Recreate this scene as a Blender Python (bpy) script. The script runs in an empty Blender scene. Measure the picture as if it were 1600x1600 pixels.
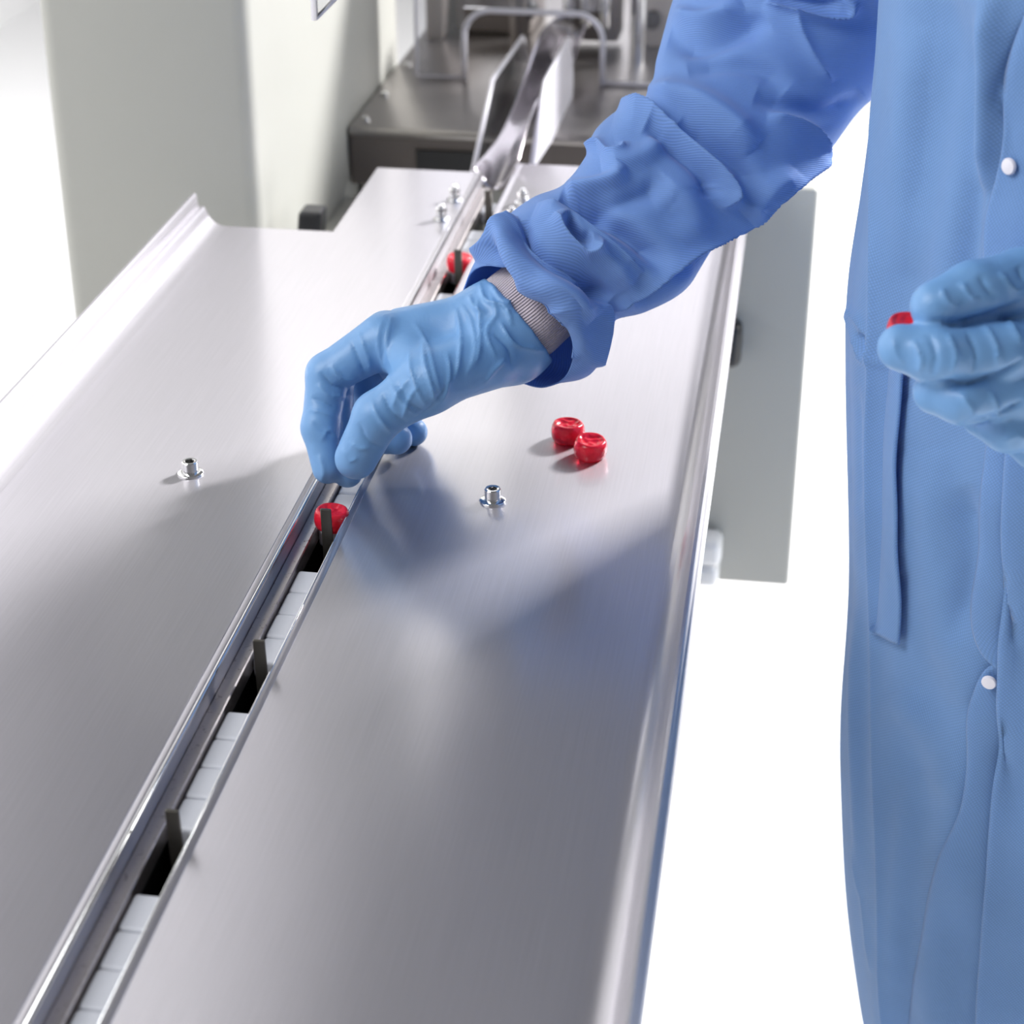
import bpy, bmesh, math, random
import numpy as np
from mathutils import Vector
random.seed(7); rng = np.random.default_rng(7)
S = bpy.context.scene
COL = S.collection
PI = math.pi

# ---------------------------------------------------------------- camera
F = 3037.0; PIT = math.radians(27.63); YAW = math.radians(8.59); CAM = np.array([0, 0, 1.42])
cd = bpy.data.cameras.new('camera'); cam = bpy.data.objects.new('camera', cd); COL.objects.link(cam)
cam.location = CAM; cam.rotation_euler = (PI/2 - PIT, 0, YAW)
cd.sensor_width = 36; cd.lens = F/1600*36; cd.clip_start = .05
cd.dof.use_dof = True; cd.dof.focus_distance = 1.08; cd.dof.aperture_fstop = 9.5
S.camera = cam
# ---------------------------------------------------------------- world, lights, exposure
S.view_settings.view_transform = 'Standard'; S.view_settings.look = 'None'
S.view_settings.exposure = 0.0; S.view_settings.gamma = 1.0; S.view_settings.use_curve_mapping = False
W = bpy.data.worlds.new('world'); S.world = W; W.use_nodes = True
W.node_tree.nodes['Background'].inputs[0].default_value = (.97, .97, 1, 1)
W.node_tree.nodes['Background'].inputs[1].default_value = .19
def area(name, loc, target, sx, sy, power, color=(1, 1, 1)):
    l = bpy.data.lights.new(name, 'AREA'); l.shape = 'RECTANGLE'; l.size = sx; l.size_y = sy; l.energy = power; l.color = color
    o = bpy.data.objects.new(name, l); COL.objects.link(o); o.location = loc
    o.rotation_euler = (Vector(target) - Vector(loc)).to_track_quat('-Z', 'Y').to_euler()
    return o
area('key_lamp', (1.85, 3.55, 2.75), (-.1, 1.05, .9), .5, .5, 285, (1, .985, .985))
area('back_softbox', (.25, 4.6, 1.75), (-.1, 1.05, .9), 2.4, 1.1, 16, (.98, .97, 1))
area('side_floor_fill', (3.3, 2.0, 2.8), (.6, 1.3, 0), 1.6, 1.6, 92)  # unseen source, added to burn the floor out to white
area('added_fill', (-1.5, .1, 2.6), (-.1, 1.1, 1.0), 1.1, 1.1, 33, (.97, .98, 1))  # unseen fill, added to lift the camera side of gown and gloves

# ---------------------------------------------------------------- view geometry helpers (pixel of the photograph <-> point in the room)
CR = np.array([math.cos(YAW), math.sin(YAW), 0])
CF = np.array([-math.sin(YAW)*math.cos(PIT), math.cos(YAW)*math.cos(PIT), -math.sin(PIT)])
CU = np.cross(CR, CF)
def ray(x, y): return CF + CR*(x-800)/F - CU*(y-800)/F
def pd(x, y, D): return CAM + ray(x, y)*D
def pz(x, y, z): d = ray(x, y); return CAM + d*(z-CAM[2])/d[2]
def pr(P):
    v = np.asarray(P) - CAM; w = v@CF
    return np.stack([800+F*(v@CR)/w, 800-F*(v@CU)/w], -1), w

# ---------------------------------------------------------------- materials
def nmat(name):
    m = bpy.data.materials.new(name); m.use_nodes = True
    return m, m.node_tree.nodes, m.node_tree.links, m.node_tree.nodes['Principled BSDF']
def mat(name, col, rough=.5, metal=0, **k):
    m, n, l, p = nmat(name)
    p.inputs['Base Color'].default_value = (*col, 1); p.inputs['Roughness'].default_value = rough; p.inputs['Metallic'].default_value = metal
    for a, b in k.items(): p.inputs[a].default_value = b
    # faint procedural variation of gloss
    tc = n.new('ShaderNodeTexCoord'); nz = n.new('ShaderNodeTexNoise'); nz.inputs['Scale'].default_value = 60
    mr = n.new('ShaderNodeMapRange'); mr.inputs[3].default_value = rough*.9; mr.inputs[4].default_value = min(1, rough*1.12)
    l.new(tc.outputs['Object'], nz.inputs['Vector']); l.new(nz.outputs[0], mr.inputs[0]); l.new(mr.outputs[0], p.inputs['Roughness'])
    return m
def brushed(name, col, rough, metal=.9, scale=(900, 14, 900), bump=.03, dirt=0):
    m, n, l, p = nmat(name)
    p.inputs['Metallic'].default_value = metal
    tc = n.new('ShaderNodeTexCoord'); mp = n.new('ShaderNodeMapping'); mp.inputs['Scale'].default_value = scale
    nz = n.new('ShaderNodeTexNoise'); nz.inputs['Scale'].default_value = 1; nz.inputs['Detail'].default_value = 3
    l.new(tc.outputs['Object'], mp.inputs[0]); l.new(mp.outputs[0], nz.inputs['Vector'])
    b = n.new('ShaderNodeBump'); b.inputs['Strength'].default_value = bump; b.inputs['Distance'].default_value = .001
    l.new(nz.outputs[0], b.inputs['Height']); l.new(b.outputs[0], p.inputs['Normal'])
    big = n.new('ShaderNodeTexNoise'); big.inputs['Scale'].default_value = 9; big.inputs['Detail'].default_value = 2
    l.new(tc.outputs['Object'], big.inputs['Vector'])
    mr = n.new('ShaderNodeMapRange'); mr.inputs[3].default_value = rough*.92; mr.inputs[4].default_value = rough*1.08
    l.new(big.outputs[0], mr.inputs[0]); l.new(mr.outputs[0], p.inputs['Roughness'])
    mx = n.new('ShaderNodeMix'); mx.data_type = 'RGBA'
    mx.inputs[6].default_value = (*[c*.93 for c in col], 1); mx.inputs[7].default_value = (*[min(1, c*1.06) for c in col], 1)
    l.new(nz.outputs[0], mx.inputs[0]); out = mx.outputs[2]
    if dirt:
        sp = n.new('ShaderNodeTexNoise'); sp.inputs['Scale'].default_value = 420; sp.inputs['Detail'].default_value = 2
        l.new(tc.outputs['Object'], sp.inputs['Vector'])
        r = n.new('ShaderNodeMapRange'); r.inputs[1].default_value = .62; r.inputs[2].default_value = .75; r.inputs[4].default_value = dirt
        l.new(sp.outputs[0], r.inputs[0])
        m2 = n.new('ShaderNodeMix'); m2.data_type = 'RGBA'; m2.inputs[7].default_value = (.12, .09, .08, 1)
        l.new(r.outputs[0], m2.inputs[0]); l.new(out, m2.inputs[6]); out = m2.outputs[2]
    l.new(out, p.inputs['Base Color'])
    return m
def fabric(name, col, kind='dots', trans=.25):
    m, n, l, p = nmat(name)
    p.inputs['Roughness'].default_value = .72; p.inputs['Sheen Weight'].default_value = .25; p.inputs['Sheen Roughness'].default_value = .4
    p.inputs['Specular IOR Level'].default_value = .25
    uv = n.new('ShaderNodeUVMap'); mp = n.new('ShaderNodeMapping')
    l.new(uv.outputs[0], mp.inputs[0])
    if kind == 'dots':
        mp.inputs['Scale'].default_value = (640, 640, 640); mp.inputs['Rotation'].default_value = (0, 0, math.radians(52))
        v = n.new('ShaderNodeTexVoronoi'); v.inputs['Scale'].default_value = 1; v.inputs['Randomness'].default_value = .06
        l.new(mp.outputs[0], v.inputs['Vector']); h = v.outputs['Distance']; lo, hi = .1, .55
    else:
        mp.inputs['Scale'].default_value = (1, 1, 1); mp.inputs['Rotation'].default_value = (0, 0, math.radians(-28) if kind == 'lines' else 0)
        v = n.new('ShaderNodeTexWave'); v.inputs['Scale'].default_value = 250 if kind == 'lines' else 190; v.bands_direction = 'Y' if kind == 'lines' else 'X'
        v.inputs['Distortion'].default_value = .6 if kind == 'lines' else 0; v.inputs['Detail'].default_value = 1
        l.new(mp.outputs[0], v.inputs['Vector']); h = v.outputs[0]; lo, hi = 0, 1
    mr = n.new('ShaderNodeMapRange'); mr.inputs[1].default_value = lo; mr.inputs[2].default_value = hi
    l.new(h, mr.inputs[0])
    tc = n.new('ShaderNodeTexCoord'); nz = n.new('ShaderNodeTexNoise'); nz.inputs['Scale'].default_value = 22; nz.inputs['Detail'].default_value = 4
    l.new(tc.outputs['Object'], nz.inputs['Vector'])
    a = n.new('ShaderNodeMix'); a.data_type = 'RGBA'
    k = .86 if kind != 'ribs' else .74
    a.inputs[6].default_value = (*[c*1.05 for c in col], 1) if kind == 'dots' else (*[c*k for c in col], 1)
    a.inputs[7].default_value = (*[c*k for c in col], 1) if kind == 'dots' else (*[c*1.05 for c in col], 1)
    l.new(mr.outputs[0], a.inputs[0])
    g = n.new('ShaderNodeMix'); g.data_type = 'RGBA'; g.blend_type = 'MULTIPLY'; g.inputs[0].default_value = 1
    r2 = n.new('ShaderNodeMapRange'); r2.inputs[3].default_value = .9; r2.inputs[4].default_value = 1.08
    l.new(nz.outputs[0], r2.inputs[0]); l.new(a.outputs[2], g.inputs[6]); l.new(r2.outputs[0], g.inputs[7])
    l.new(g.outputs[2], p.inputs['Base Color'])
    b = n.new('ShaderNodeBump'); b.inputs['Strength'].default_value = .35 if kind != 'ribs' else 1; b.inputs['Distance'].default_value = .0003 if kind != 'ribs' else .001
    l.new(mr.outputs[0], b.inputs['Height'])
    b2 = n.new('ShaderNodeBump'); b2.inputs['Strength'].default_value = .35; b2.inputs['Distance'].default_value = .004
    l.new(nz.outputs[0], b2.inputs['Height']); l.new(b.outputs[0], b2.inputs['Normal']); l.new(b2.outputs[0], p.inputs['Normal'])
    if trans:
        t = n.new('ShaderNodeBsdfTranslucent'); l.new(g.outputs[2], t.inputs[0]); l.new(b2.outputs[0], t.inputs[1])
        ms = n.new('ShaderNodeMixShader'); ms.inputs[0].default_value = trans
        l.new(p.outputs[0], ms.inputs[1]); l.new(t.outputs[0], ms.inputs[2]); l.new(ms.outputs[0], n['Material Output'].inputs[0])
    return m
STEEL = brushed('brushed_steel', (.57, .555, .585), .22, .97)
def second_lobe(m, rough, fac, an):
    n, l = m.node_tree.nodes, m.node_tree.links; p = n['Principled BSDF']
    g = n.new('ShaderNodeBsdfAnisotropic'); g.inputs['Roughness'].default_value = rough; g.inputs['Anisotropy'].default_value = an
    tv = n.new('ShaderNodeCombineXYZ'); tv.inputs[1].default_value = 1; l.new(tv.outputs[0], g.inputs['Tangent'])
    l.new(p.inputs['Base Color'].links[0].from_socket, g.inputs['Color']); l.new(p.inputs['Normal'].links[0].from_socket, g.inputs['Normal'])
    ms = n.new('ShaderNodeMixShader'); ms.inputs[0].default_value = fac
    l.new(p.outputs[0], ms.inputs[1]); l.new(g.outputs[0], ms.inputs[2]); l.new(ms.outputs[0], n['Material Output'].inputs[0])
second_lobe(STEEL, .60, .42, .4)
RAIL = brushed('worn_rail_steel', (.55, .51, .50), .33, .95, (600, 40, 600), .05, .6)
DECK = brushed('dark_deck_steel', (.36, .34, .33), .3, .95, (30, 200, 200))
CHROME = mat('chrome', (.8, .8, .8), .12, 1)
TROUGH = mat('polished_trough_steel', (.50, .47, .51), .2, 1)
DARKSTEEL = mat('dark_steel', (.16, .15, .13), .32, .9)
BLACK = mat('black_plastic', (.012, .012, .014), .4)
PAINT = mat('pale_machine_paint', (.42, .42, .385), .45)
WHITEP = mat('white_plastic', (.66, .68, .73), .35, **{'Subsurface Weight': .15, 'Subsurface Radius': (.003, .003, .003)})
KNOBW = mat('white_knob', (.8, .8, .8), .3)
FLOORM = mat('white_floor', (.97, .97, .97), .6)
WALLM = mat('white_wall', (.88, .88, .88), .8)
WALLG = mat('grey_wall', (.5, .5, .5), .8)
GREYP = mat('grey_machine_metal', (.15, .13, .12), .45, .5)
BEIGE = mat('beige_gearbox_paint', (.50, .46, .42), .5, .2)
def acrylic():
    m, n, l, p = nmat('acrylic')
    p.inputs['Base Color'].default_value = (.9, .9, .93, 1); p.inputs['Roughness'].default_value = .05; p.inputs['Metallic'].default_value = 0
    t = n.new('ShaderNodeBsdfTransparent'); t.inputs[0].default_value = (.97, .97, .985, 1); g = n.new('ShaderNodeBsdfGlossy'); g.inputs['Roughness'].default_value = .04
    fr = n.new('ShaderNodeFresnel'); fr.inputs[0].default_value = 1.47
    a = n.new('ShaderNodeMixShader'); l.new(fr.outputs[0], a.inputs[0]); l.new(t.outputs[0], a.inputs[1]); l.new(g.outputs[0], a.inputs[2])
    b = n.new('ShaderNodeMixShader'); b.inputs[0].default_value = .06; l.new(a.outputs[0], b.inputs[1]); l.new(p.outputs[0], b.inputs[2]); l.new(b.outputs[0], n['Material Output'].inputs[0])
    return m
CLEAR = acrylic()
EDGE = mat('frosted_acrylic_edge', (.86, .84, .90), .3, 0, **{'Transmission Weight': .25})
GOWN = fabric('blue_gown_dots', (.225, .41, .76), 'dots')
SLEEVE = fabric('blue_gown_lines', (.24, .42, .84), 'lines', .25)
KNIT = fabric('white_knit', (.90, .80, .88), 'ribs', .15)
SNAP = mat('white_snap', (.85, .83, .9), .35)
SKIN = mat('skin', (.55, .33, .24), .5, **{'Subsurface Weight': .1, 'Subsurface Radius': (.01, .004, .002)})
TROUS = mat('dark_trousers', (.02, .02, .025), .8)
def glove_mat():
    m, n, l, p = nmat('blue_nitrile')
    p.inputs['Roughness'].default_value = .42; p.inputs['Specular IOR Level'].default_value = .5
    p.inputs['Subsurface Weight'].default_value = .12; p.inputs['Subsurface Radius'].default_value = (.002, .003, .004)
    tc = n.new('ShaderNodeTexCoord'); nz = n.new('ShaderNodeTexNoise'); nz.inputs['Scale'].default_value = 70; nz.inputs['Detail'].default_value = 5; nz.inputs['Distortion'].default_value = .6
    l.new(tc.outputs['Object'], nz.inputs['Vector'])
    mx = n.new('ShaderNodeMix'); mx.data_type = 'RGBA'; mx.inputs[6].default_value = (.155, .335, .62, 1); mx.inputs[7].default_value = (.19, .395, .71, 1)
    l.new(nz.outputs[0], mx.inputs[0]); l.new(mx.outputs[2], p.inputs['Base Color'])
    b = n.new('ShaderNodeBump'); b.inputs['Strength'].default_value = .35; b.inputs['Distance'].default_value = .0016
    l.new(nz.outputs[0], b.inputs['Height']); l.new(b.outputs[0], p.inputs['Normal'])
    return m
GLOVE = glove_mat()
def candy_mat():
    m, n, l, p = nmat('red_hard_candy')
    p.inputs['Base Color'].default_value = (.90, .018, .05, 1); p.inputs['Roughness'].default_value = .14
    p.inputs['Transmission Weight'].default_value = .35; p.inputs['IOR'].default_value = 1.5
    p.inputs['Subsurface Weight'].default_value = .5; p.inputs['Subsurface Radius'].default_value = (.006, .001, .001)
    tc = n.new('ShaderNodeTexCoord'); nz = n.new('ShaderNodeTexNoise'); nz.inputs['Scale'].default_value = 420; nz.inputs['Detail'].default_value = 3
    l.new(tc.outputs['Object'], nz.inputs['Vector'])
    b = n.new('ShaderNodeBump'); b.inputs['Strength'].default_value = .5; b.inputs['Distance'].default_value = .0008
    l.new(nz.outputs[0], b.inputs['Height']); l.new(b.outputs[0], p.inputs['Normal'])
    return m
CANDY = candy_mat()

# ---------------------------------------------------------------- object helpers
def tag(o, label=None, cat=None, group=None, kind=None):
    if label: o['label'] = label
    if cat: o['category'] = cat
    if group: o['group'] = group
    if kind: o['kind'] = kind
    return o
def empty(name, loc=(0, 0, 0), label=None, cat=None, group=None):
    o = bpy.data.objects.new(name, None); COL.objects.link(o); o.location = loc; o.empty_display_size = .05
    return tag(o, label, cat, group)
def link(name, me, m, parent=None, smooth=False, label=None):
    if m: me.materials.append(m)
    o = bpy.data.objects.new(name, me); COL.objects.link(o)
    if parent: o.parent = parent
    if smooth: me.polygons.foreach_set('use_smooth', [True]*len(me.polygons))
    if label: o['label'] = label
    return o
def from_bm(name, bm, m, parent=None, smooth=False, label=None):
    bmesh.ops.recalc_face_normals(bm, faces=bm.faces)
    me = bpy.data.meshes.new(name); bm.to_mesh(me); bm.free()
    return link(name, me, m, parent, smooth, label)
def add_box(bm, x0, x1, y0, y1, z0, z1, bev=0, seg=2):
    r = bmesh.ops.create_cube(bm, size=1); vs = r['verts']
    for v in vs: v.co = Vector(((x0+x1)/2+v.co.x*(x1-x0), (y0+y1)/2+v.co.y*(y1-y0), (z0+z1)/2+v.co.z*(z1-z0)))
    if bev:
        es = list({e for v in vs for e in v.link_edges})
        bmesh.ops.bevel(bm, geom=es, offset=bev, segments=seg, affect='EDGES', profile=.5)
def box(name, x0, x1, y0, y1, z0, z1, m, parent=None, bev=0, seg=2, label=None):
    bm = bmesh.new(); add_box(bm, x0, x1, y0, y1, z0, z1, bev, seg); return from_bm(name, bm, m, parent, bev > 0 and seg > 2, label)
def extrude(name, prof, y0, y1, m, parent=None, smooth=False, label=None):
    """closed XZ profile swept along Y"""
    bm = bmesh.new()
    a = [bm.verts.new((x, y0, z)) for x, z in prof]; b = [bm.verts.new((x, y1, z)) for x, z in prof]
    n = len(prof)
    for i in range(n): bm.faces.new((a[i], a[(i+1) % n], b[(i+1) % n], b[i]))
    bm.faces.new(a); bm.faces.new(b[::-1])
    o = from_bm(name, bm, m, parent, False, label)
    if smooth:
        o.data.polygons.foreach_set('use_smooth', [True]*len(o.data.polygons))
        md = o.modifiers.new('es', 'EDGE_SPLIT'); md.split_angle = math.radians(40)
    return o
def poly_x(name, X, t, pts, m, parent=None, label=None, bev=0):
    """plate of thickness t in the plane x=X, outline pts (y,z)"""
    bm = bmesh.new()
    a = [bm.verts.new((X-t/2, y, z)) for y, z in pts]; b = [bm.verts.new((X+t/2, y, z)) for y, z in pts]; n = len(pts)
    for i in range(n): bm.faces.new((a[i], a[(i+1) % n], b[(i+1) % n], b[i]))
    bm.faces.new(a); bm.faces.new(b[::-1])
    return from_bm(name, bm, m, parent, False, label)
def poly_z(name, z0, z1, pts, m, parent=None, label=None):
    bm = bmesh.new()
    a = [bm.verts.new((x, y, z0)) for x, y in pts]; b = [bm.verts.new((x, y, z1)) for x, y in pts]; n = len(pts)
    for i in range(n): bm.faces.new((a[i], a[(i+1) % n], b[(i+1) % n], b[i]))
    bm.faces.new(a); bm.faces.new(b[::-1])
    return from_bm(name, bm, m, parent, False, label)
def lathe_bm(bm, prof, c, n=32, cap=True, axis='z'):
    rings = []
    for r, z in prof:
        rg = []
        for i in range(n):
            t = 2*PI*i/n; p = (r*math.cos(t), r*math.sin(t), z)
            if axis == 'y': p = (p[0], p[2], p[1])
            if axis == 'x': p = (p[2], p[0], p[1])
            rg.append(bm.verts.new((c[0]+p[0], c[1]+p[1], c[2]+p[2])))
        rings.append(rg)
    for a, b in zip(rings, rings[1:]):
        for i in range(n): bm.faces.new((a[i], a[(i+1) % n], b[(i+1) % n], b[i]))
    if cap: bm.faces.new(rings[0][::-1]); bm.faces.new(rings[-1])
def lathe(name, prof, c, m, parent=None, n=32, axis='z', smooth=True, label=None):
    bm = bmesh.new(); lathe_bm(bm, prof, c, n, True, axis); o = from_bm(name, bm, m, parent, smooth, label)
    md = o.modifiers.new('es', 'EDGE_SPLIT'); md.split_angle = math.radians(38)
    return o
def tube(name, pts, r, m, parent=None, n=12, label=None):
    bm = bmesh.new(); pts = [Vector(p) for p in pts]; prev = None
    for i, p in enumerate(pts):
        d = (pts[min(i+1, len(pts)-1)]-pts[max(i-1, 0)]).normalized()
        a = d.orthogonal().normalized() if prev is None else (prev-d*prev.dot(d)).normalized(); prev = a; b = d.cross(a)
        ring = [bm.verts.new(p+r*(math.cos(2*PI*k/n)*a+math.sin(2*PI*k/n)*b)) for k in range(n)]
        if i:
            for k in range(n): bm.faces.new((last[k], last[(k+1) % n], ring[(k+1) % n], ring[k]))
        else: bm.faces.new(ring[::-1])
        last = ring
    bm.faces.new(last)
    return from_bm(name, bm, m, parent, True, label)
def grid_mesh(name, P, m, parent=None, uv=None, closed=True, label=None):
    """P: (nv, nu, 3) array of points; wraps in u when closed"""
    nv, nu = P.shape[:2]; idx = np.arange(nv*nu).reshape(nv, nu)
    nxt = np.roll(idx, -1, 1) if closed else idx[:, 1:]
    cur = idx if closed else idx[:, :-1]
    q = np.stack([cur[:-1], nxt[:-1], nxt[1:], cur[1:]], -1).reshape(-1, 4)
    me = bpy.data.meshes.new(name); me.from_pydata(P.reshape(-1, 3).tolist(), [], q.tolist())
    if uv is not None:
        U = uv.reshape(-1, 2)[q.ravel()].copy()
        if closed:  # unwrap the last column
            u = U.reshape(-1, 4, 2); full = uv[..., 0].max()*nu/(nu-1)
            for c in (1, 2):
                w = u[:, c, 0] < u[:, 0, 0]-full/2; u[w, c, 0] += full
        ly = me.uv_layers.new(name='UVMap'); ly.data.foreach_set('uv', U.ravel())
    return link(name, me, m, parent, True, label)
def grid_normals(P, closed=True):
    if closed: du = np.roll(P, -1, 1)-np.roll(P, 1, 1)
    else: du = np.gradient(P, axis=1)
    n = np.cross(du, np.gradient(P, axis=0)); return n/(np.linalg.norm(n, axis=-1, keepdims=True)+1e-12)

# ---------------------------------------------------------------- cloth sculpting: every stroke is a fold that raises or sinks the surface
def poly_dist(px, pts):
    pts = np.array(pts, float); best = np.full(len(px), 1e9); side = np.zeros(len(px)); tt = np.zeros(len(px))
    L = np.r_[0, np.cumsum(np.linalg.norm(np.diff(pts, axis=0), axis=1))]
    for i in range(len(pts)-1):
        a, b = pts[i], pts[i+1]; ab = b-a; l2 = ab@ab
        t = np.clip(((px-a)@ab)/l2, 0, 1); q = px-(a+t[:, None]*ab); d = np.hypot(q[:, 0], q[:, 1])
        w = d < best; best = np.where(w, d, best)
        cr = ab[0]*(px[:, 1]-a[1])-ab[1]*(px[:, 0]-a[0])
        side = np.where(w, np.sign(cr), side); tt = np.where(w, (L[i]+t*math.sqrt(l2))/L[-1], tt)
    return best*side, tt
def spline(pts, k=6):
    p = np.array(pts, float); p = np.vstack([2*p[0]-p[1], p, 2*p[-1]-p[-2]]); out = []
    for i in range(1, len(p)-2):
        for j in range(k):
            t = j/k; out.append(.5*((2*p[i])+(-p[i-1]+p[i+1])*t+(2*p[i-1]-5*p[i]+4*p[i+1]-p[i+2])*t*t+(-p[i-1]+3*p[i]-3*p[i+1]+p[i+2])*t**3))
    out.append(p[-2]); return np.array(out)
def sculpt(P, N, strokes, gain=1):
    """strokes: (kind, points, height m, width+ px, width- px, taper). + side is right of the stroke's direction as drawn on the photograph"""
    sh = P.shape; P = P.reshape(-1, 3).copy(); N = N.reshape(-1, 3)
    px, w = pr(P); v = CAM-P; v /= np.linalg.norm(v, axis=1, keepdims=True)
    face = np.clip((N*v).sum(1)*4+.3, 0, 1); D = np.zeros(len(P))
    for kind, pts, h, wp, wn, tp in strokes:
        sp = spline(pts) if len(pts) > 2 else np.array(pts, float)
        lo = sp.min(0)-4*max(wp, wn, 3); hi = sp.max(0)+4*max(wp, wn, 3)
        m = (px > lo).all(1) & (px < hi).all(1) & (face > 0)
        if not m.any(): continue
        d, t = poly_dist(px[m], sp)
        wd = np.where(d > 0, wp, wn); a = np.abs(d)
        if kind == 'soft': f = np.exp(-(a/wd)**2)
        elif kind == 'sharp': f = np.exp(-a/wd)
        elif kind == 'step': f = np.where(d > 0, np.exp(-(a/wp)), np.clip(1-a/wn, 0, 1))
        f *= np.clip(np.minimum(t, 1-t)/tp, 0, 1)**.7 if tp else 1
        if tp == 0: f *= np.exp(-(np.where((t <= 0) | (t >= 1), a/np.maximum(wd, 4), 0))**2*.2)
        D[m] += h*f*face[m]*gain
    return (P+N*D[:, None]).reshape(sh)

# ---------------------------------------------------------------- organic surfaces: smooth distance field -> one continuous mesh
def smin(a, b, k):
    h = np.clip(.5+.5*(b-a)/k, 0, 1); return b*(1-h)+a*h-k*h*(1-h)
def cone(G, a, b, ra, rb, sq=None):
    a = np.array(a, np.float32); b = np.array(b, np.float32); ab = b-a; l2 = float(ab@ab)+1e-12
    q = G-a; t = np.clip((q@ab)/l2, 0, 1)[..., None]
    d = q-t*ab
    if sq is not None:  # flatten across direction sq[0] by factor sq[1]
        ax = np.array(sq[0], np.float32); ax /= np.linalg.norm(ax); s = (d@ax)[..., None]; d = d+ax*s*(sq[1]-1)
    return np.linalg.norm(d, axis=-1)-(ra+(rb-ra)*t[..., 0])
def chain(G, pts, rad, k=.004):
    r = None
    for i in range(len(pts)-1):
        d = cone(G, pts[i], pts[i+1], rad[i], rad[i+1]); r = d if r is None else smin(r, d, k)
    return r
def surface_nets(fn, lo, hi, h):
    ax = [np.arange(lo[i], hi[i]+h, h, dtype=np.float32) for i in range(3)]
    G = np.stack(np.meshgrid(*ax, indexing='ij'), -1); V = fn(G)
    ins = V < 0; nx, ny, nz = V.shape
    c = np.zeros((nx-1, ny-1, nz-1), np.int8)
    for dx in (0, 1):
        for dy in (0, 1):
            for dz in (0, 1): c += ins[dx:nx-1+dx, dy:ny-1+dy, dz:nz-1+dz]
    cell = (c > 0) & (c < 8); I = np.argwhere(cell); ident = -np.ones(cell.shape, np.int64); ident[cell] = np.arange(len(I))
    acc = np.zeros((len(I), 3)); cnt = np.zeros(len(I))
    cs = [(x, y, z) for x in (0, 1) for y in (0, 1) for z in (0, 1)]
    for a in cs:
        for b in cs:
            if sum(np.abs(np.subtract(a, b))) != 1 or a > b: continue
            va = V[tuple((I+a).T)]; vb = V[tuple((I+b).T)]; m = (va < 0) != (vb < 0)
            t = np.where(m, va/(va-vb+1e-20), 0)
            p = np.array(a)+(np.array(b)-np.array(a))*t[:, None]; acc[m] += p[m]; cnt[m] += 1
    P = (I+acc/cnt[:, None])*h+np.array(lo)
    quads = []
    for axn in range(3):
        s0 = [slice(None)]*3; s1 = [slice(None)]*3; s0[axn] = slice(0, -1); s1[axn] = slice(1, None)
        A = ins[tuple(s0)]; B = ins[tuple(s1)]; e = np.argwhere(A != B)
        o1, o2 = [i for i in range(3) if i != axn]
        e = e[(e[:, o1] > 0) & (e[:, o2] > 0) & (e[:, o1] < V.shape[o1]-1) & (e[:, o2] < V.shape[o2]-1)]
        def cid(d1, d2):
            q = e.copy(); q[:, o1] -= d1; q[:, o2] -= d2; return ident[tuple(q.T)]
        q = np.stack([cid(1, 1), cid(0, 1), cid(0, 0), cid(1, 0)], -1)
        fl = A[tuple(e.T)]
        if axn == 1: fl = ~fl
        q[~fl] = q[~fl][:, ::-1]; quads.append(q)
    return P, np.vstack(quads)
def vert_normals(P, Q):
    n = np.cross(P[Q[:, 2]]-P[Q[:, 0]], P[Q[:, 3]]-P[Q[:, 1]]); N = np.zeros_like(P)
    for k in range(4): np.add.at(N, Q[:, k], n)
    return N/(np.linalg.norm(N, axis=1, keepdims=True)+1e-15)
def relax(P, Q, it=2, f=.5):
    E = np.vstack([Q[:, [0, 1]], Q[:, [1, 2]], Q[:, [2, 3]], Q[:, [3, 0]]]); E = np.vstack([E, E[:, ::-1]])
    cnt = np.bincount(E[:, 0], minlength=len(P))[:, None]
    for _ in range(it):
        A = np.stack([np.bincount(E[:, 0], P[E[:, 1], k], len(P)) for k in range(3)], 1)/np.maximum(cnt, 1)
        P = P*(1-f)+A*f
    return P
def quad_obj(name, P, Q, m, parent=None, label=None):
    me = bpy.data.meshes.new(name); me.from_pydata(P.tolist(), [], Q.tolist()); return link(name, me, m, parent, True, label)

# ================================================================ SETTING
bm = bmesh.new(); add_box(bm, -2.4, 7, -3, 7.5, -.1, 0)
tag(from_bm('floor', bm, FLOORM), kind='structure')
bm = bmesh.new(); add_box(bm, -2.4, 7, 7.5, 7.7, 0, 3.6)
tag(from_bm('wall_back', bm, WALLG), kind='structure')
bm = bmesh.new(); add_box(bm, -2.6, -2.4, -3, 7.5, 0, 4.7)
tag(from_bm('wall_left_bounce', bm, WALLM), kind='structure')  # out of view, added and built tall to brighten the steel's reflections

# ================================================================ CONVEYOR TABLE
T = empty('conveyor_table', (-.255, .95, 0), 'long brushed stainless steel conveyor table with a channel down its middle', 'table')
def part(fn, *a, **k):
    o = fn(*a, **k); return o
def own(o, root):  # keep world placement while parenting
    o.parent = root; o.matrix_parent_inverse = root.matrix_world.inverted(); return o
bpy.context.view_layer.update()
def tp(o): o.parent = T; o.location = (-T.location.x, -T.location.y, -T.location.z); return o
ZT = .9
def arc(cx, cz, r, a0, a1, n=8): return [(cx+r*math.cos(math.radians(a0+(a1-a0)*i/n)), cz+r*math.sin(math.radians(a0+(a1-a0)*i/n))) for i in range(n+1)]
Y0, YW, YE = .28, 1.437, 1.605
XW, XC0, XC1, XR = -.469, -.2685, -.2425, -.037
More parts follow.
